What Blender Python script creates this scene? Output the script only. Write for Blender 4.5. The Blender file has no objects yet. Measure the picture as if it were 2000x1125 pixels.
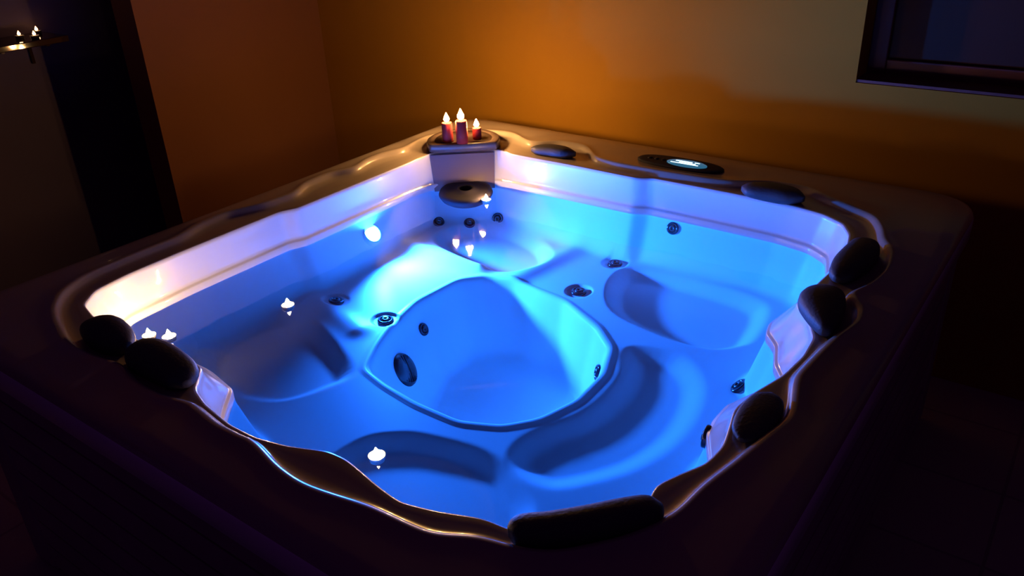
import bpy, bmesh, math, random
from mathutils import Vector, Matrix
from mathutils.bvhtree import BVHTree

# ------------------------------------------------------------------ camera, world, exposure
WZ = 0.75                                   # height of the water surface above the floor
scene = bpy.context.scene
C = scene.collection
F_PX, PITCH, ROLL, YAW = 1600.0, math.radians(26.9), math.radians(-2.48), math.radians(-37.2)
fw = Vector((math.sin(YAW)*math.cos(PITCH), math.cos(YAW)*math.cos(PITCH), -math.sin(PITCH)))
rt = Vector((math.cos(YAW), -math.sin(YAW), 0.0))
up = rt.cross(fw)
R2 = rt*math.cos(ROLL) + up*math.sin(ROLL)
U2 = -rt*math.sin(ROLL) + up*math.cos(ROLL)
cam_d = bpy.data.cameras.new('camera')
cam = bpy.data.objects.new('camera', cam_d)
C.objects.link(cam)
m = Matrix((R2, U2, -fw)).transposed().to_4x4()
m.translation = Vector((2.3836, -2.7566, 1.25 + WZ))
cam.matrix_world = m
cam_d.sensor_width = 36.0
cam_d.lens = F_PX/2000.0*36.0
cam_d.clip_start = 0.02
scene.camera = cam

world = bpy.data.worlds.new('night')
scene.world = world
world.use_nodes = True
bg = world.node_tree.nodes['Background']
bg.inputs[0].default_value = (0.42, 0.07, 0.80, 1)
bg.inputs[1].default_value = 0.020

vs = scene.view_settings
vs.view_transform = 'Standard'
vs.look = 'None'
vs.exposure = 0.0
vs.gamma = 1.0
vs.use_curve_mapping = False
scene.cycles.use_denoising = True
scene.cycles.max_bounces = 14
scene.cycles.diffuse_bounces = 10
scene.cycles.transparent_max_bounces = 12
scene.cycles.sample_clamp_indirect = 4.0
scene.cycles.caustics_reflective = False
scene.cycles.caustics_refractive = False

FLAME = 800.0       # radiance of a candle flame
LAMP = 1450.0        # radiance of the underwater lamp lens

# ------------------------------------------------------------------ materials
def mat(name, col, rough=0.4, metal=0.0, emit=None, es=0.0, noise=0.0, nscale=8.0, bump=0.0, coat=0.0, spec=0.5, trans=0.0):
    m = bpy.data.materials.new(name)
    m.use_nodes = True
    nt = m.node_tree
    b = nt.nodes['Principled BSDF']
    b.inputs['Base Color'].default_value = (*col, 1)
    b.inputs['Roughness'].default_value = rough
    b.inputs['Metallic'].default_value = metal
    b.inputs['Coat Weight'].default_value = coat
    b.inputs['Coat Roughness'].default_value = 0.04
    b.inputs['Specular IOR Level'].default_value = spec
    b.inputs['Transmission Weight'].default_value = trans
    if emit:
        b.inputs['Emission Color'].default_value = (*emit, 1)
        b.inputs['Emission Strength'].default_value = es
    if noise or bump:
        tc = nt.nodes.new('ShaderNodeTexCoord')
        n = nt.nodes.new('ShaderNodeTexNoise')
        n.inputs['Scale'].default_value = nscale
        n.inputs['Detail'].default_value = 4
        nt.links.new(tc.outputs['Object'], n.inputs['Vector'])
        if noise:
            r = nt.nodes.new('ShaderNodeMixRGB')
            r.inputs[1].default_value = (*[c*(1-noise) for c in col], 1)
            r.inputs[2].default_value = (*[min(1, c*(1+noise)) for c in col], 1)
            nt.links.new(n.outputs['Fac'], r.inputs[0])
            nt.links.new(r.outputs[0], b.inputs['Base Color'])
        if bump:
            bp = nt.nodes.new('ShaderNodeBump')
            bp.inputs['Strength'].default_value = bump
            bp.inputs['Distance'].default_value = 0.01
            nt.links.new(n.outputs['Fac'], bp.inputs['Height'])
            nt.links.new(bp.outputs[0], b.inputs['Normal'])
    return m

M_ACR = mat('white_acrylic', (0.80, 0.80, 0.80), 0.30, noise=0.02, nscale=30, coat=0.8)
M_ACRW = mat('submerged_acrylic', (0.90, 0.90, 0.90), 0.35, noise=0.02, nscale=30, spec=0.06)   # water cancels most of its gloss
M_DECK = mat('shaded_acrylic_rim', (0.36, 0.28, 0.23), 0.26, noise=0.10, nscale=6, coat=0.4)  # white shell acrylic on the rim, its shade put into the colour as taupe
M_SKIRT = mat('dark_panel', (0.34, 0.26, 0.25), 0.5, noise=0.25, nscale=5)
M_PILLOW = mat('pillow_vinyl', (0.05, 0.044, 0.056), 0.6, bump=0.15, nscale=120)
M_JET = mat('dark_chrome', (0.035, 0.035, 0.05), 0.12, metal=0.55)
M_JETIN = mat('jet_nozzle', (0.02, 0.02, 0.03), 0.3)
M_GREY = mat('grey_plastic', (0.035, 0.028, 0.04), 0.7, noise=0.05, nscale=20, spec=0.15)
M_PANEL = mat('taupe_plastic', (0.17, 0.12, 0.13), 0.45, noise=0.04, nscale=20)
M_LID = mat('dark_lid', (0.085, 0.055, 0.045), 0.4, noise=0.08, nscale=12)
M_WAX_RED = mat('red_wax', (0.20, 0.012, 0.009), 0.6, noise=0.1, nscale=25, spec=0.15)
M_WAX_RED.node_tree.nodes['Principled BSDF'].inputs['Subsurface Weight'].default_value = 0.1
M_WAX_RED.node_tree.nodes['Principled BSDF'].inputs['Subsurface Radius'].default_value = (0.012, 0.003, 0.001)
M_WAX = mat('white_wax', (0.85, 0.78, 0.68), 0.4, noise=0.04, nscale=30)
M_CUP = mat('tin_cup', (0.75, 0.75, 0.76), 0.25, metal=0.9)
M_WICK = mat('wick', (0.02, 0.015, 0.01), 0.9)
M_FLAME = mat('flame', (0, 0, 0), 1, emit=(1.0, 0.54, 0.17), es=FLAME)
M_FLAME_S = mat('small_flame', (0, 0, 0), 1, emit=(1.0, 0.58, 0.24), es=FLAME*0.85)
M_FLAME_D = mat('distant_flame', (0, 0, 0), 1, emit=(1.0, 0.50, 0.2), es=9)
M_LENS = mat('lamp_lens', (0, 0, 0), 1, emit=(0.013, 0.155, 1.0), es=LAMP)
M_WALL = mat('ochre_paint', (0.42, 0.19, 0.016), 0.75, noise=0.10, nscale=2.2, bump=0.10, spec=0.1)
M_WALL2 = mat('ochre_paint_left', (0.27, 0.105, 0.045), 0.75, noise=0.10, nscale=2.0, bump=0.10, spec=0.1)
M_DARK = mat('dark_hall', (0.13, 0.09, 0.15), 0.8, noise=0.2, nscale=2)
M_FRAME = mat('window_timber', (0.16, 0.05, 0.04), 0.5, noise=0.2, nscale=9)
M_GLASS = mat('night_glass', (0.07, 0.03, 0.02), 0.4, spec=0.1)
M_SHELF = mat('shelf_wood', (0.05, 0.02, 0.012), 0.04, noise=0.25, nscale=12)
M_DISP = mat('display', (0.01, 0.02, 0.03), 0.1, emit=(0.55, 0.85, 1.0), es=2.6)
M_DISPF = mat('display_face', (0.02, 0.05, 0.08), 0.08, emit=(0.05, 0.25, 0.45), es=0.5)

def floor_mat():
    m = bpy.data.materials.new('floor_tile')
    m.use_nodes = True
    nt = m.node_tree
    b = nt.nodes['Principled BSDF']
    tc = nt.nodes.new('ShaderNodeTexCoord')
    br = nt.nodes.new('ShaderNodeTexBrick')
    br.offset = 0.0
    br.inputs['Color1'].default_value = (0.42, 0.34, 0.32, 1)
    br.inputs['Color2'].default_value = (0.46, 0.37, 0.35, 1)
    br.inputs['Mortar'].default_value = (0.30, 0.25, 0.24, 1)
    br.inputs['Scale'].default_value = 1.0
    br.inputs['Brick Width'].default_value = 0.4
    br.inputs['Row Height'].default_value = 0.4
    br.inputs['Mortar Size'].default_value = 0.006
    nt.links.new(tc.outputs['Object'], br.inputs['Vector'])
    nt.links.new(br.outputs['Color'], b.inputs['Base Color'])
    b.inputs['Roughness'].default_value = 0.55
    return m

def water_mat():
    m = bpy.data.materials.new('water')
    m.use_nodes = True
    nt = m.node_tree
    nt.nodes.clear()
    out = nt.nodes.new('ShaderNodeOutputMaterial')
    mix = nt.nodes.new('ShaderNodeMixShader')
    fr = nt.nodes.new('ShaderNodeFresnel')
    tr = nt.nodes.new('ShaderNodeBsdfTransparent')
    gl = nt.nodes.new('ShaderNodeBsdfGlossy')
    tc = nt.nodes.new('ShaderNodeTexCoord')
    n = nt.nodes.new('ShaderNodeTexNoise')
    bp = nt.nodes.new('ShaderNodeBump')
    n.inputs['Scale'].default_value = 9
    n.inputs['Detail'].default_value = 1
    bp.inputs['Strength'].default_value = 0.25
    bp.inputs['Distance'].default_value = 0.004
    fr.inputs['IOR'].default_value = 1.33
    tr.inputs['Color'].default_value = (0.90, 0.96, 1, 1)
    gl.inputs['Roughness'].default_value = 0.03
    nt.links.new(tc.outputs['Object'], n.inputs['Vector'])
    nt.links.new(n.outputs['Fac'], bp.inputs['Height'])
    nt.links.new(bp.outputs[0], gl.inputs['Normal'])
    nt.links.new(fr.outputs[0], mix.inputs[0])
    nt.links.new(tr.outputs[0], mix.inputs[1])
    nt.links.new(gl.outputs[0], mix.inputs[2])
    nt.links.new(mix.outputs[0], out.inputs[0])
    return m
M_FLOOR = floor_mat()
M_WATER = water_mat()

# ------------------------------------------------------------------ helpers
def smooth(me, on=True):
    for p in me.polygons: p.use_smooth = on

def link(name, me, material, parent=None, loc=(0, 0, 0), rot=None):
    o = bpy.data.objects.new(name, me)
    C.objects.link(o)
    if material and not me.materials: me.materials.append(material)
    if parent: o.parent = parent
    o.location = loc
    if rot is not None:
        o.rotation_mode = 'QUATERNION'; o.rotation_quaternion = rot
    return o

def empty(name, loc, label, cat, group=None):
    o = bpy.data.objects.new(name, None)
    C.objects.link(o)
    o.empty_display_size = 0.05
    o.location = loc
    tag(o, label, cat, group)
    return o

def tag(o, label=None, cat=None, group=None, kind=None):
    if label: o['label'] = label
    if cat: o['category'] = cat
    if group: o['group'] = group
    if kind: o['kind'] = kind
    return o

def mesh(name, verts, faces, sm=True):
    me = bpy.data.meshes.new(name)
    me.from_pydata([tuple(v) for v in verts], [], faces)
    me.validate(); me.update()
    smooth(me, sm)
    return me

def lathe(name, prof, n=32, sm=True):
    """profile of (r, z) revolved about z; ends at r=0 close into a fan"""
    vs_, fs = [], []
    idx = []
    for r, z in prof:
        if r < 1e-6:
            idx.append([len(vs_)]*n); vs_.append((0, 0, z))
        else:
            idx.append(list(range(len(vs_), len(vs_)+n)))
            for k in range(n):
                a = 2*math.pi*k/n
                vs_.append((r*math.cos(a), r*math.sin(a), z))
    for a, b in zip(idx, idx[1:]):
        for k in range(n):
            q = [a[k], a[(k+1) % n], b[(k+1) % n], b[k]]
            q2 = []
            for v in q:
                if v not in q2: q2.append(v)
            if len(q2) > 2: fs.append(q2)
    return mesh(name, vs_, fs, sm)

def boxes(name, lst, bevel=0.0):
    bm = bmesh.new()
    for (x0, y0, z0, x1, y1, z1) in lst:
        r = bmesh.ops.create_cube(bm, size=1)
        for v in r['verts']:
            v.co = Vector(((x0+x1)/2+v.co.x*(x1-x0), (y0+y1)/2+v.co.y*(y1-y0), (z0+z1)/2+v.co.z*(z1-z0)))
    if bevel:
        bmesh.ops.bevel(bm, geom=bm.edges[:], offset=bevel, segments=2, profile=0.5, affect='EDGES')
    me = bpy.data.meshes.new(name)
    bm.to_mesh(me); bm.free()
    return me

def catmull(pts, closed=True, k=10):
    out = []
    n = len(pts)
    rng = range(n) if closed else range(n-1)
    for i in rng:
        if closed: p0, p1, p2, p3 = pts[i-1], pts[i], pts[(i+1) % n], pts[(i+2) % n]
        else: p0, p1, p2, p3 = pts[max(i-1, 0)], pts[i], pts[i+1], pts[min(i+2, n-1)]
        for j in range(k):
            t = j/k
            out.append(tuple(0.5*((2*p1[d])+(-p0[d]+p2[d])*t+(2*p0[d]-5*p1[d]+4*p2[d]-p3[d])*t*t+(-p0[d]+3*p1[d]-3*p2[d]+p3[d])*t**3) for d in range(len(p1))))
    if not closed: out.append(tuple(pts[-1]))
    return out

# ------------------------------------------------------------------ hot tub shell
CX, CY = 0.9, -0.9
NT = 1080
def polar(pts, sigma=3):
    """closed outline -> radius for each of NT directions about the tub centre"""
    pr = sorted(((math.atan2(y-CY, x-CX) % (2*math.pi), math.hypot(x-CX, y-CY)) for x, y in pts))
    n = len(pr)
    ext = [(pr[-1][0]-2*math.pi, pr[-1][1])] + pr + [(pr[0][0]+2*math.pi, pr[0][1])]
    out = []; j = 0
    for i in range(NT):
        a = 2*math.pi*i/NT
        while ext[j+1][0] < a: j += 1
        (a0, r0), (a1, r1) = ext[j], ext[j+1]
        # straight chord between the two points, not an arc
        x0, y0, x1, y1 = r0*math.cos(a0), r0*math.sin(a0), r1*math.cos(a1), r1*math.sin(a1)
        dx, dy = x1-x0, y1-y0
        den = math.cos(a)*dy - math.sin(a)*dx
        out.append((x0*dy-y0*dx)/den if abs(den) > 1e-9 else (r0+r1)/2)
    ker = [math.exp(-0.5*(k/sigma)**2) for k in range(-3*sigma, 3*sigma+1)]; s = sum(ker)
    return [sum(ker[k+3*sigma]*out[(i+k) % NT] for k in range(-3*sigma, 3*sigma+1))/s for i in range(NT)]

LIP = [(-.01,-.14),(.10,-.055),(.206,.028),(.25,.03),(.3,.012),(.45,.01),(.6,.01),(.92,.0),(.98,.03),(1.15,.03),(1.3,.028),(1.45,.022),(1.55,.015),(1.66,-.01),(1.74,-.06),(1.785,-.14),
  (1.808,-.25),(1.82,-.4),(1.81,-.55),(1.80,-.69),(1.861,-.767),(1.9,-.85),(1.907,-.95),(1.896,-1.06),(1.865,-1.17),(1.853,-1.25),(1.872,-1.327),(1.886,-1.39),(1.88,-1.464),(1.851,-1.52),(1.825,-1.58),
  (1.838,-1.64),(1.81,-1.71),(1.75,-1.785),(1.69,-1.83),(1.65,-1.84),(1.6,-1.842),(1.508,-1.878),(1.432,-1.898),(1.358,-1.887),(1.291,-1.872),(1.244,-1.863),(1.192,-1.866),(1.102,-1.903),(1.022,-1.922),
  (.932,-1.924),(.81,-1.906),(.735,-1.882),(.66,-1.81),(.54,-1.80),(.4,-1.82),(.28,-1.82),(.15,-1.815),(.05,-1.79),(-.01,-1.72),(-.03,-1.6),(-.035,-1.4),(-.035,-1.2),(-.035,-.98),(-.005,-.92),(-.005,-.7),(-.005,-.5),(-.005,-.3),(-.008,-.18)]
WAT = [(.026,-.205),(.075,-.150),(.13,-.104),(.18,-.062),(.225,-.022),(.26,-.010),(.31,-.006),(.6,-.006),(.92,-.006),(.98,.02),(1.3,.015),(1.5,.008),(1.63,-.02),(1.71,-.08),(1.75,-.2),(1.745,-.4),(1.712,-.62),(1.725,-.68),(1.771,-.733),(1.805,-.83),(1.86,-.91),(1.86,-.98),
  (1.80,-1.03),(1.773,-1.07),(1.77,-1.15),(1.778,-1.211),(1.81,-1.27),(1.855,-1.36),(1.855,-1.45),(1.82,-1.53),(1.80,-1.59),(1.79,-1.68),(1.73,-1.76),(1.66,-1.81),(1.58,-1.83),(1.43,-1.875),(1.3,-1.855),(1.2,-1.85),(1.1,-1.885),(1.0,-1.905),(.9,-1.90),(.80,-1.875),(.74,-1.835),(.69,-1.785),(.637,-1.726),
  (.5,-1.70),(.386,-1.70),(.25,-1.745),(.13,-1.76),(.05,-1.73),(.0,-1.64),(-.015,-1.4),(-.015,-.98),(.012,-.92),(.012,-.6),(.008,-.34),(.012,-.28)]
RIDGE = [(-.14,-.02),(-.06,.12),(.06,.19),(.2,.21),(.3,.12),(.37,.14),(.43,.20),(.56,.205),(.63,.15),(.68,.08),(.8,.06),(1.0,.06),(1.2,.07),(1.32,.09),(1.38,.15),(1.54,.16),(1.62,.10),(1.72,.05),(1.82,.0),(1.87,-.1),(1.89,-.18),(1.94,-.25),
  (1.96,-.4),(1.94,-.54),(1.90,-.6),(1.96,-.66),(1.975,-.75),(1.95,-.85),(1.94,-.95),(1.93,-1.085),(1.965,-1.2),(1.975,-1.25),(1.95,-1.36),(1.935,-1.45),(1.91,-1.56),(1.905,-1.65),(1.86,-1.75),(1.77,-1.86),(1.70,-1.89),(1.63,-1.90),(1.563,-1.947),
  (1.407,-1.954),(1.326,-1.972),(1.251,-1.985),(1.162,-1.977),(1.062,-1.95),(.951,-1.945),(.80,-1.935),(.72,-1.96),(.6,-1.955),(.5,-1.93),(.4,-1.95),(.28,-1.95),(.15,-1.91),(.05,-1.87),(-.04,-1.80),(-.09,-1.7),(-.10,-1.5),(-.10,-1.35),(-.14,-1.25),
  (-.15,-1.12),(-.10,-1.0),(-.09,-.85),(-.14,-.76),(-.15,-.62),(-.10,-.52),(-.14,-.42),(-.14,-.32),(-.10,-.22),(-.13,-.12)]
FOOT = [(0.596,-1.21),(0.532,-1.097),(0.489,-1.0),(0.453,-0.881),(0.426,-0.766),(0.45,-0.548),(0.524,-0.475),(0.625,-0.44),(0.891,-0.476),(1.087,-0.579),(1.195,-0.675),(1.254,-0.824),(1.261,-0.99),(1.22,-1.126),(1.15,-1.211),(1.034,-1.262),(0.868,-1.26),(0.718,-1.24)]
XO0, XO1, YO0, YO1, RO = -0.235, 2.10, -2.12, 0.36, 0.16
def rrect(x0, x1, y0, y1, r, n=10):
    o = []
    for cx, cy, a0 in ((x1-r, y1-r, 0), (x0+r, y1-r, 90), (x0+r, y0+r, 180), (x1-r, y0+r, 270)):
        for k in range(n+1):
            a = math.radians(a0+90*k/n); o.append((cx+r*math.cos(a), cy+r*math.sin(a)))
    return o
rL, rW, rR, rF, rO = polar(LIP, 2), polar(WAT, 2), polar(RIDGE, 4), polar(FOOT, 8), polar(rrect(XO0, XO1, YO0, YO1, RO), 3)
for i in range(NT):
    rL[i] = max(rL[i], rW[i]+0.008)
    rR[i] = min(max(rR[i], rL[i]+0.03), rO[i]-0.035)

# ---- seats: rounded hollows sunk in the bench, as (outline, depth, edge softness)
B_L = [(.05,-1.46),(.02,-1.31),(.05,-1.14),(.176,-1.10),(.408,-1.17),(.56,-1.26),(.56,-1.358),(.50,-1.50),(.356,-1.56),(.18,-1.54)]
B_R = [(.972,-.272),(.965,-.12),(1.10,-.07),(1.297,-.07),(1.483,-.10),(1.557,-.17),(1.586,-.367),(1.562,-.441),(1.48,-.50),(1.323,-.50),(1.091,-.43)]
B_B = [(.16,-.20),(.28,-.09),(.40,-.06),(.55,-.10),(.649,-.20),(.62,-.33),(.52,-.40),(.40,-.42),(.254,-.40),(.14,-.33)]
B_FR = [(1.28,-.62),(1.426,-.60),(1.545,-.70),(1.602,-.848),(1.616,-1.014),(1.579,-1.171),(1.502,-1.296),(1.42,-1.37),(1.30,-1.36),(1.25,-1.28),(1.27,-1.17),(1.325,-1.05),(1.34,-.92),(1.32,-.78),(1.27,-.68)]
B_F = [(.86,-1.52),(.93,-1.42),(1.036,-1.375),(1.203,-1.35),(1.34,-1.40),(1.46,-1.50),(1.47,-1.70),(1.2,-1.78),(.9,-1.70)]
SEATS = [(catmull(B_L, True, 5), .034, .06), (catmull(B_R, True, 5), .042, .06), (catmull(B_B, True, 5), .042, .06), (catmull(B_FR, True, 5), .026, .07), (catmull(B_F, True, 5), .026, .06)]
def sdf(px, py, poly):
    d = 1e9; inside = False; n = len(poly)
    for i in range(n):
        ax, ay = poly[i]; bx, by = poly[(i+1) % n]
        ex, ey = bx-ax, by-ay
        t = max(0, min(1, ((px-ax)*ex+(py-ay)*ey)/(ex*ex+ey*ey+1e-12)))
        d = min(d, (px-ax-ex*t)**2+(py-ay-ey*t)**2)
        if (ay > py) != (by > py) and px < (bx-ax)*(py-ay)/(by-ay)+ax: inside = not inside
    d = math.sqrt(d)
    return -d if inside else d
def sst(t):
    t = max(0, min(1, t)); return t*t*(3-2*t)
def seat_z(x, y):
    z = -0.185
    z += 0.05*math.exp(-((x-.12)**2+(y+.14)**2)/0.10)          # raised corner seat under the filter
    z -= 0.015*sst((math.hypot(x-CX, y-CY)-.9)/-.5)
    # arm rest ridge between the corner seat and the left lounge
    for (ax, ay, bx, by, h, w) in ((0.0, -.46, .45, -.42, .022, .045), (.62, -.43, .70, -.05, .012, .05), (.05, -.98, .38, -1.05, .015, .05)):
        ex, ey = bx-ax, by-ay
        t = max(0, min(1, ((x-ax)*ex+(y-ay)*ey)/(ex*ex+ey*ey)))
        d2 = (x-ax-ex*t)**2+(y-ay-ey*t)**2
        z += h*math.exp(-d2/(w*w))
    for poly, dep, w in SEATS:
        bb = 0.12
        d = sdf(x, y, poly)
        if d < w: z -= dep*sst((w*0.35-d)/(w*1.35))
    # shallow round dishes around the seat jets
    for jx, jy in ((.896, -.095), (.892, -.368), (.158, -.941), (.41, -.934)):
        q = math.hypot(x-jx, y-jy)
        if q < .07: z -= 0.007*sst((.056-q)/.012)
    return z

def build_shell():
    verts, rings = [], []
    def ring(fr, fz):
        r0 = len(verts)
        for i in range(NT):
            a = 2*math.pi*i/NT
            r = fr(i); x, y = CX+r*math.cos(a), CY+r*math.sin(a)
            verts.append((x, y, fz(i, x, y) if callable(fz) else fz))
        rings.append(r0)
    def lerp(a, b, t): return a+(b-a)*t
    # outside lip, rounded over the cabinet
    for dr, z in ((-.03, .085), (-.004, .085), (0, .090), (0, .14), (-.004, .157), (-.014, .169), (-.028, .174)):
        ring(lambda i, d=dr: rO[i]+d, z)
    for t in (.25, .5, .75): ring(lambda i, t=t: lerp(rO[i]-.03, rR[i]+.028, t), .175)
    # ridge line, then the step down to the ledge that carries the pillows
    for dr, z in ((.028, .176), (.018, .178), (.008, .177), (0, .172), (-.006, .163), (-.012, .156)):
        ring(lambda i, d=dr: max(rR[i]+d, rL[i]+.02+d*.4), z)
    for t in (.33, .66): ring(lambda i, t=t: lerp(max(rR[i]-.012, rL[i]+.0152), rL[i]+.010, t), .153)
    for dr, z in ((.010, .153), (.004, .151), (0, .145), (-.001, .138)): ring(lambda i, d=dr: rL[i]+d, z)
    # wall down to the small step just above the water
    for t in (.15, .35, .55, .75, .92): ring(lambda i, t=t: lerp(rL[i], rW[i]+.012, t), lerp(.138, .036, t))
    for dr, z in ((.012, .033), (.009, .029), (.003, .027), (.0, .023), (0, .0), (-.002, -.02)): ring(lambda i, d=dr: rW[i]+d, z)
    # submerged wall, leaning inwards, then a fillet into the seats
    rB = [w-.055 for w in rW]
    def zb(i, x, y): return seat_z(x, y)
    for t in (.15, .3, .45, .6, .75, .88):
        ring(lambda i, t=t: lerp(rW[i]-.002, rB[i]+.008, t), lambda i, x, y, t=t: lerp(-.02, seat_z(x, y)+.02, t))
    ring(lambda i: rB[i]+.002, lambda i, x, y: seat_z(x, y)+.012)
    ring(lambda i: rB[i]-.008, lambda i, x, y: seat_z(x, y)+.004)
    NS = 64
    for k in range(NS+1):
        t = k/NS
        ring(lambda i, t=t: lerp(rB[i]-.022, rF[i]+.035, t), lambda i, x, y: seat_z(x, y))
    def lean(i):                      # the footwell wall under the left lounge leans more
        return max(0, math.cos(2*math.pi*i/NT-math.radians(190)))
    # rolled edge of the footwell
    for dr, dz in ((.026, .003), (.016, .004), (.007, .001), (0, -.009), (-.006, -.025), (-.010, -.045)):
        ring(lambda i, d=dr: rF[i]+d, lambda i, x, y, q=dz: seat_z(x, y)+q)
    for t in (.15, .3, .45, .6, .75, .88):
        ring(lambda i, t=t: rF[i]-.010-(.05+.07*lean(i))*t, lambda i, x, y, t=t: lerp(seat_z(x, y)-.048, -.46, t))
    for dr, z in ((-.066, -.463), (-.08, -.475), (-.105, -.482)): ring(lambda i, d=dr: rF[i]+d-.07*lean(i), z)
    for s in (.7, .45, .2): ring(lambda i, s=s: (rF[i]-.105-.07*lean(i))*s, -.485)
    faces = []
    for a, b in zip(rings, rings[1:]):
        for i in range(NT):
            j = (i+1) % NT
            faces.append((a+i, b+i, b+j, a+j))
    c = len(verts); verts.append((CX, CY, -.486))
    for i in range(NT): faces.append((rings[-1]+i, c, rings[-1]+(i+1) % NT))
    return verts, faces

tub = empty('hot_tub', (CX, CY, 0), 'large square white acrylic hot tub glowing blue, with dark pillows and a candlelit back corner', 'hot tub')
sv, sf = build_shell()
bvh = BVHTree.FromPolygons([Vector(v) for v in sv], sf)
me = mesh('shell', [(x-CX, y-CY, z+WZ) for x, y, z in sv], sf)
shell = link('shell', me, M_ACR, tub)
md = me  # consistent normals
bm = bmesh.new(); bm.from_mesh(me); bmesh.ops.recalc_face_normals(bm, faces=bm.faces[:]); bm.to_mesh(me); bm.free(); smooth(me)
me.materials.append(M_ACRW)
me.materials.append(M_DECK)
for p in me.polygons:
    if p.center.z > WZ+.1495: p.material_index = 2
    if p.center.z < WZ-.004: p.material_index = 1

def tpart(name, me, material, loc=(0, 0, 0), parent=None, rot=None, label=None):
    """a part of the tub, loc in the tub frame measured from the water level"""
    if parent is None:
        o = link(name, me, material, tub, (loc[0]-CX, loc[1]-CY, loc[2]+WZ), rot)
    else:
        o = link(name, me, material, parent, loc, rot)
    if label: o['label'] = label
    return o

# cabinet: four panels with horizontal grooves and corner posts
def cabinet():
    L = []
    i = 0.035
    for k in range(8):
        z0 = -0.70+k*0.0965; z1 = z0+0.088
        L.append((XO0+i, YO0+.19, z0, XO0+i+.02, YO1-.19, z1)); L.append((XO1-i-.02, YO0+.19, z0, XO1-i, YO1-.19, z1))
        L.append((XO0+.19, YO0+i, z0, XO1-.19, YO0+i+.02, z1)); L.append((XO0+.19, YO1-i-.02, z0, XO1-.19, YO1-i, z1))
    L.append((XO0+i+.018, YO0+i+.018, -.75, XO1-i-.018, YO1-i-.018, -.52))
    return boxes('cabinet', L)
tpart('cabinet_panel', cabinet(), M_SKIRT)
for k, (x, y) in enumerate(((XO0, YO0), (XO1, YO0), (XO0, YO1), (XO1, YO1))):
    sx, sy = (1 if x == XO0 else -1), (1 if y == YO0 else -1)
    x0, x1 = sorted((x+sx*.033, x+sx*.195)); y0, y1 = sorted((y+sy*.033, y+sy*.195))
    a = boxes('corner_post', [(x0, y0, -.75, x1, y1, .084)], 0.03)
    tpart('corner_post', a, M_SKIRT)

# jets: dark chrome bezel with a nozzle, set on the shell facing along its normal
def jet_mesh(s):
    return lathe('jet', [(0, .001), (.30*s, .001), (.55*s, .0025), (.60*s, .007), (.78*s, .0095), (.95*s, .008), (1.0*s, .004), (1.0*s, -.004)], 32)
def nozzle_mesh(s):
    return lathe('nozzle', [(0, .006), (.16*s, .006), (.20*s, .012), (.40*s, .013), (.50*s, .008), (.53*s, .001)], 24)
JM, NM = jet_mesh(.030), nozzle_mesh(.030)
JM.materials.append(M_JET); NM.materials.append(M_JETIN)
JETS = [(.896, -.095, -.193), (.892, -.368, -.197), (.158, -.941, -.192), (.41, -.934, -.206),
        (.076, -.236, -.131), (.187, -.156, -.141), (.272, -.059, -.135), (1.093, .013, -.031), (1.663, -.686, -.175), (1.785, -1.19, .0), (.468, -.798, -.289),
        (1.168, -.686, -.302)]
def on_shell(p):
    loc, nrm, i, d = bvh.find_nearest(Vector(p))
    c = Vector((CX, CY, .3))-loc
    if nrm.dot(c) < 0: nrm = -nrm
    return loc, nrm
for k, p in enumerate(JETS):
    loc, nrm = on_shell(p)
    s = 0.85 if k in (4, 5, 6, 7, 10) else 1.0
    q = Vector((0, 0, 1)).rotation_difference(nrm)
    j = tpart('jet', JM, None, loc, rot=q)
    j.scale = (s, s, s)
    tpart('nozzle', NM, None, (0, 0, 0), parent=j)
# suction cover in the footwell wall
loc, nrm = on_shell((.548, -1.003, -.335))
q = Vector((0, 0, 1)).rotation_difference(nrm)
prof = [(0, .020), (.03, .019), (.05, .015), (.061, .008), (.065, -.004)]
sc_ = tpart('suction_cover', lathe('suction_cover', prof, 40), M_JETIN, loc, rot=q)
slots = []
for k in range(-4, 5):
    w = math.sqrt(max(0, .052**2-(k*.011)**2)); slots.append((-w, k*.011-.0022, .008, w, k*.011+.0022, .0215-abs(k)*.0022))
tpart('grille', boxes('grille', slots), M_JET, parent=sc_)
# underwater lamp
loc, nrm = on_shell((.012, -.600, -.070))
nrm = Vector((.80, 0, .60))
q = Vector((0, 0, 1)).rotation_difference(nrm)
ul = tpart('underwater_lamp', lathe('underwater_lamp', [(.034, .006), (.037, .011), (.042, .011), (.047, .005), (.049, -.03)], 40), M_ACR, loc, rot=q)
tpart('lens', lathe('lens', [(0, .011), (.016, .010), (.028, .008), (.034, .006)], 32), M_LENS, parent=ul, label='bright glowing lens')

beam = bpy.data.lights.new('lamp_beam', 'SPOT')
beam.energy = 360.0; beam.color = (0.013, 0.155, 1.0); beam.spot_size = math.radians(140); beam.spot_blend = 1.0; beam.shadow_soft_size = 0.03
bo = bpy.data.objects.new('lamp_beam', beam); C.objects.link(bo); bo.parent = ul
bo.rotation_mode = 'QUATERNION'; bo.location = (0, 0, .045)
bo.rotation_quaternion = q.inverted() @ Vector((0, 0, -1)).rotation_difference(Vector((1, -.06, -.02)).normalized())

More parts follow.
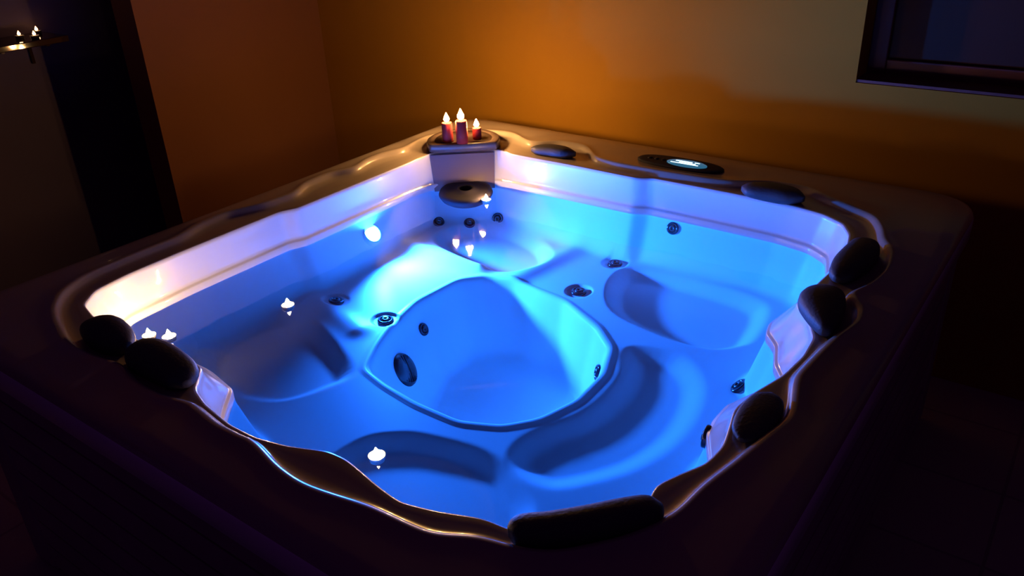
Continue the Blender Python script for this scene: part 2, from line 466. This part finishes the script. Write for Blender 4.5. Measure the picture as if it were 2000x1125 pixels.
# filter housing across the back corner, its lid and the round skimmer
pt = [(-.016, -.155, .139), (.206, .022, .139)]; pb = [(.028, -.192, -.01), (.232, -.018, -.01)]
def panel():
    nu, nv, th = 14, 10, .012
    V, Fc = [], []
    n = Vector((pb[1][0]-pb[0][0], pb[1][1]-pb[0][1], 0)).cross(Vector(pt[0])-Vector(pb[0])).normalized()
    if n.dot(Vector((1, -1, 0))) < 0: n = -n
    for side in (1.2, 0):
        for j in range(nv+1):
            for i in range(nu+1):
                u, v = i/nu, j/nv
                b = Vector(pb[0]).lerp(Vector(pb[1]), u); t = Vector(pt[0]).lerp(Vector(pt[1]), u)
                p = b.lerp(t, v)+n*(th*side+.006*side*math.sin(math.pi*u))
                V.append(p-Vector((.13, -.11, .05)))
    def id_(s, i, j): return s*(nu+1)*(nv+1)+j*(nu+1)+i
    for s in (0, 1):
        for j in range(nv):
            for i in range(nu):
                f = [id_(s, i, j), id_(s, i+1, j), id_(s, i+1, j+1), id_(s, i, j+1)]
                Fc.append(f if s == 0 else f[::-1])
    for i in range(nu):
        Fc.append([id_(0, i, 0), id_(1, i, 0), id_(1, i+1, 0), id_(0, i+1, 0)]); Fc.append([id_(0, i, nv), id_(0, i+1, nv), id_(1, i+1, nv), id_(1, i, nv)])
    for j in range(nv):
        Fc.append([id_(0, 0, j), id_(0, 0, j+1), id_(1, 0, j+1), id_(1, 0, j)]); Fc.append([id_(0, nu, j), id_(1, nu, j), id_(1, nu, j+1), id_(0, nu, j+1)])
    return mesh('filter_panel', V, Fc, False), n
pm, pn = panel()
fh = tpart('filter_housing', pm, M_PANEL, (.13, -.11, .05), label='taupe panel across the back corner')
sk = lathe('skimmer_ring', [(.024, -.030), (.024, .010), (.028, .013), (.034, .013), (.040, .008), (.060, .005), (.088, .003), (.106, -.002), (.110, -.012), (.100, -.030), (.09, -.038)], 48)
for v in sk.vertices: v.co.x *= 1.08; v.co.y *= 1.08
qs = Vector((0, 0, 1)).rotation_difference((Vector((0, 0, 1))+pn*.12).normalized())
sko = tpart('skimmer', sk, M_GREY, (.058, -.058, -.032), parent=fh, rot=qs, label='dark grey round skimmer mouth')
tpart('basket', lathe('basket', [(0, -.02), (.02, -.02), (.0255, .0), (.0255, .012)], 24), M_JETIN, (0, 0, 0), parent=sko)
# lid: a disc cut off straight along the panel
def lid():
    cx, cy, r = .060, -.010, .165
    pl = []
    d = Vector((.221, .176)).normalized(); nn = Vector((d.y, -d.x))      # towards the water
    cut = .075
    for k in range(96):
        a = 2*math.pi*k/96
        v = Vector((math.cos(a), math.sin(a)))*r
        s = v.dot(nn)
        if s > cut: v = v-nn*(s-cut)*.82
        pl.append(v)
    V, Fc = [], []
    levels = [(1.0, -.012), (1.0, .012), (.985, .019), (.96, .022), (.80, .022), (.79, .019), (.77, .019), (.76, .022), (.3, .024)]
    for s, z in levels:
        for p in pl: V.append((p.x*s, p.y*s, z))
    n = 96
    for a in range(len(levels)-1):
        for k in range(n): Fc.append((a*n+k, a*n+(k+1) % n, (a+1)*n+(k+1) % n, (a+1)*n+k))
    Fc.append(tuple(range(n))[::-1]); Fc.append(tuple((len(levels)-1)*n+k for k in range(n)))
    return mesh('filter_lid', V, Fc), (cx, cy)
lm, lc = lid()
LIDZ = .170
tpart('filter_lid', lm, M_LID, (lc[0], lc[1], LIDZ), label='dark filter lid carrying the candles')

# pillows: soft bars lying on the ledge, along a centre line (x, y, half width, half height)
def pillow(pts, zc, name='pillow'):
    path = catmull(pts, False, 8)
    m_ = len(path); V, Fc = [], []; NS = 20
    o = Vector((path[m_//2][0], path[m_//2][1], zc))
    for i, (x, y, w, h) in enumerate(path):
        a = path[max(i-1, 0)]; b = path[min(i+1, m_-1)]
        t = Vector((b[0]-a[0], b[1]-a[1])).normalized(); nn = Vector((-t.y, t.x))
        for k in range(NS):
            an = 2*math.pi*k/NS
            ca, sa = math.cos(an), math.sin(an)
            ca = math.copysign(abs(ca)**.8, ca); sa = math.copysign(abs(sa)**.8, sa)
            V.append((x+nn.x*w*ca-o.x, y+nn.y*w*ca-o.y, h*sa))
    for i in range(m_-1):
        for k in range(NS):
            Fc.append((i*NS+k, i*NS+(k+1) % NS, (i+1)*NS+(k+1) % NS, (i+1)*NS+k))
    Fc.append(tuple(range(NS))[::-1]); Fc.append(tuple((m_-1)*NS+k for k in range(NS)))
    bmx = bmesh.new(); me_ = mesh(name, V, Fc); bmx.from_mesh(me_); bmesh.ops.recalc_face_normals(bmx, faces=bmx.faces[:]); bmx.to_mesh(me_); bmx.free(); smooth(me_)
    return tpart(name, me_, M_PILLOW, tuple(o))
pillow([(1.675,-1.868,.008,.01),(1.69,-1.856,.03,.024),(1.74,-1.822,.036,.03),(1.79,-1.772,.037,.032),(1.84,-1.710,.036,.03),(1.868,-1.672,.03,.024),(1.878,-1.655,.008,.01)], .175)
pillow([(1.862,-.225,.008,.01),(1.866,-.25,.04,.024),(1.872,-.33,.052,.034),(1.868,-.42,.05,.032),(1.865,-.50,.034,.024),(1.864,-.535,.010,.01)], .175)
pillow([(1.868,-.605,.008,.01),(1.868,-.63,.045,.024),(1.874,-.70,.062,.036),(1.905,-.78,.045,.03),(1.925,-.835,.02,.02),(1.93,-.85,.008,.01)], .175)
pillow([(1.912,-1.175,.008,.006),(1.914,-1.20,.035,.012),(1.918,-1.27,.046,.016),(1.920,-1.34,.034,.012),(1.92,-1.372,.008,.006)], .166)
pillow([(.245,-1.880,.008,.01),(.265,-1.880,.035,.03),(.33,-1.875,.052,.048),(.40,-1.880,.045,.034),(.45,-1.885,.015,.015)], .178)
pillow([(.47,-1.885,.012,.014),(.50,-1.880,.045,.036),(.56,-1.878,.055,.044),(.64,-1.880,.052,.036),(.70,-1.890,.042,.026),(.735,-1.90,.010,.01)], .176)
pillow([(.385,.06,.008,.01),(.41,.07,.03,.02),(.47,.085,.040,.026),(.54,.09,.036,.024),(.585,.10,.008,.01)], .170)
pillow([(1.345,.045,.008,.01),(1.375,.05,.045,.022),(1.45,.06,.055,.03),(1.53,.055,.045,.028),(1.575,.05,.010,.01)], .172)

# control panel with its lit oval display
def oval(name, a, b, zs, n=48, p=2.4):
    V, Fc = [], []
    for s, z in zs:
        for k in range(n):
            t = 2*math.pi*k/n; c, d = math.cos(t), math.sin(t)
            V.append((a*s*math.copysign(abs(c)**(2/p), c), b*s*math.copysign(abs(d)**(2/p), d), z))
    for i in range(len(zs)-1):
        for k in range(n): Fc.append((i*n+k, i*n+(k+1) % n, (i+1)*n+(k+1) % n, (i+1)*n+k))
    Fc.append(tuple(range(n))[::-1]); Fc.append(tuple((len(zs)-1)*n+k for k in range(n)))
    return mesh(name, V, Fc)
cp = tpart('control_panel', oval('control_panel', .185, .060, [(1, -.005), (1, .006), (.96, .010), (.9, .011)]), M_GREY, (1.035, .170, .1755))
ds = tpart('display', oval('display', .085, .036, [(1, 0), (1, .006), (.9, .009)], p=2.0), M_DISPF, (.035, -.012, .009), parent=cp, label='oval lit display')
bars = [(-.062, -.020, .012, .055, -.014, .0125), (-.050, .004, .012, .02, .012, .0125), (-.030, -.008, .012, .040, -.003, .0125), (.03, .008, .012, .05, .014, .0125)]
ds2 = tpart('display_marks', boxes('display_marks', [(x0, y0, .0092, x1, y1, .0100) for x0, y0, _, x1, y1, __ in bars]), M_DISP, (.035, -.012, .009), parent=cp, label='white lit marks')
for k in range(3):
    tpart('button', lathe('button', [(0, .004), (.008, .004), (.010, .002), (.010, -.002)], 20), M_GREY, (-.13+k*.03, -.005, .011), parent=cp)

# ------------------------------------------------------------------ water
def water():
    V, Fc = [], []
    rings_ = [1.0, .995, .9, .75, .6, .45, .3, .15]
    for s in rings_:
        for i in range(0, NT, 3):
            a = 2*math.pi*i/NT; r = (rW[i]+.004)*s
            V.append((r*math.cos(a), r*math.sin(a), 0.0))
    n = NT//3
    for j in range(len(rings_)-1):
        for k in range(n): Fc.append((j*n+k, j*n+(k+1) % n, (j+1)*n+(k+1) % n, (j+1)*n+k))
    Fc.append(tuple((len(rings_)-1)*n+k for k in range(n)))
    return mesh('water', V, Fc)
w = link('water', water(), M_WATER, None, (CX, CY, WZ))
tag(w, 'clear still water filling the tub, lit blue from below', 'water')

# ------------------------------------------------------------------ candles
def flame_mesh(h, r, name='flame'):
    pr = [(0, 0), (.45, .05), (.85, .16), (1.0, .30), (.86, .46), (.58, .64), (.30, .82), (.10, .95), (0, 1.0)]
    return lathe(name, [(a*r, b*h) for a, b in pr], 16)
def candle_body(r, h):
    return lathe('wax', [(0, 0), (r, 0), (r*1.0, h*.5), (r*.99, h-.004), (r*.93, h), (r*.80, h-.001), (r*.62, h-.005), (0, h-.006)], 32)
def pillar(x, y, z, r, h, fh, label):
    t = empty('pillar_candle', (x, y, z), label, 'candle', 'lit red candles on the filter lid')
    link('wax', candle_body(r, h), M_WAX_RED, t)
    link('wick', lathe('wick', [(0, 0), (.0012, 0), (.0012, .012), (0, .012)], 8), M_WICK, t, (0, 0, h-.007))
    link('flame', flame_mesh(fh, fh*.31), M_FLAME, t, (0, 0, h+.003))
    return t
zl = WZ+LIDZ+.0245
pillar(.035, -.085, zl, .024, .085, .042, 'dark red pillar candle, leftmost of the three on the filter lid')
pillar(.105, -.070, zl, .026, .100, .050, 'tallest red candle, in the middle of the three on the filter lid')
pillar(.125, .010, zl, .020, .050, .038, 'short red candle, rightmost of the three on the filter lid')

def tea_mesh():
    return (lathe('cup', [(0, 0), (.019, 0), (.021, .014), (.0215, .015), (.0205, .015), (.0195, .012)], 28), lathe('wax', [(0, .0105), (.015, .0108), (.0195, .012)], 28))
def tea(name, loc, label, group, fm, flame_h, cat='candle', src=None, mats=None):
    t = empty(name, loc, label, cat, group)
    c_, w_ = tea_mesh()
    link('cup', c_, M_CUP if mats is None else mats, t)
    link('wax', w_, M_WAX, t)
    link('wick', lathe('wick', [(0, 0), (.0009, 0), (.0009, .007), (0, .007)], 8), M_WICK, t, (0, 0, .010))
    link('flame', flame_mesh(flame_h, flame_h*.33), fm, t, (0, 0, .0145))
    return t
def copy_thing(src, loc, label):
    r = src.copy(); C.objects.link(r); r.location = loc; r['label'] = label
    for ch in list(src.children):
        c2 = ch.copy(); C.objects.link(c2); c2.parent = r
    return r
zf = WZ-.006
GF = 'small tealights floating on the tub water'
ft = tea('floating_tealight', (.345, -1.295, zf), 'lit tealight alone on the water above the left seat hollow', GF, M_FLAME_S, .024)
for loc, lab in (((.190, -1.635, zf), 'lit tealight in the left corner of the tub, right one of a pair'),
                 ((.128, -1.665, zf), 'lit tealight in the left corner of the tub, left one of a pair'),
                 ((1.150, -1.700, zf), 'lit tealight by the near rim at the bottom centre of the tub'),
                 ((.318, -.190, zf), 'lit tealight floating in the back corner below the filter skimmer')):
    copy_thing(ft, loc, lab)

# distant tealights on a dark shelf beyond the opening
SX = -2.05
sh = empty('wall_shelf', (SX, -.84, WZ+.575), 'small dark polished shelf carrying three tealights in the dark room at far left', 'shelf')
link('shelf_top', boxes('shelf_top', [(-.18, -.17, .0, .10, .19, .03)], .004), M_SHELF, sh)
for b in (-.12, .10):
    link('bracket', boxes('bracket', [(-.18, b, -.12, -.165, b+.015, 0), (-.18, b, -.015, .04, b+.015, 0)]), M_SHELF, sh)
GD = 'tealights on the far dark shelf'
zt = WZ+.605
dt = tea('tealight', (SX-.05, -.816, zt), 'leftmost of the three small lit tealights on the far shelf', GD, M_FLAME_D, .024)
copy_thing(dt, (SX-.11, -.70, zt), 'rearmost lit tealight on the far shelf, highest in view')
copy_thing(dt, (SX+.03, -.780, zt), 'nearest lit tealight on the far shelf, between and below the other two')

# ------------------------------------------------------------------ room
def struct(name, me, material, loc=(0, 0, 0)):
    o = link(name, me, material, None, loc); o['kind'] = 'structure'; return o
YW, XW, XE = .66, -1.56, 4.2
TOP = 2.7
struct('floor', boxes('floor', [(-4.2, -4.4, -.1, XE, 1.4, 0)]), M_FLOOR)
# right wall with the window recess
wx0, wz0, wx1, wz1 = 1.54, WZ+.455, 2.95, WZ+1.55
struct('wall_back', boxes('wall_back', [(XW-.2, YW, 0, wx0, YW+.3, TOP), (wx0, YW, 0, wx1, YW+.3, wz0), (wx0, YW, wz1, wx1, YW+.3, TOP), (wx1, YW, 0, XE, YW+.3, TOP)]), M_WALL)
win = bpy.data.objects.new('window_1', None); C.objects.link(win); win.location = (wx0, YW+.14, wz0); win['kind'] = 'structure'
W_, H_ = wx1-wx0, wz1-wz0
link('window_frame', boxes('window_frame', [(0, 0, 0, .07, .06, H_), (W_-.07, 0, 0, W_, .06, H_), (.07, 0, 0, W_-.07, .06, .07), (.07, 0, H_-.07, W_-.07, .06, H_), (W_/2-.03, 0, .07, W_/2+.03, .06, H_-.07)], .004), M_FRAME, win)
link('pane', boxes('pane', [(.06, .025, .06, W_-.06, .032, H_-.06)]), M_GLASS, win)
link('window_sill', boxes('window_sill', [(0, -.135, 0, W_, 0, .012)]), M_FRAME, win)
# left wall, ending at the dark opening
OY = -.50
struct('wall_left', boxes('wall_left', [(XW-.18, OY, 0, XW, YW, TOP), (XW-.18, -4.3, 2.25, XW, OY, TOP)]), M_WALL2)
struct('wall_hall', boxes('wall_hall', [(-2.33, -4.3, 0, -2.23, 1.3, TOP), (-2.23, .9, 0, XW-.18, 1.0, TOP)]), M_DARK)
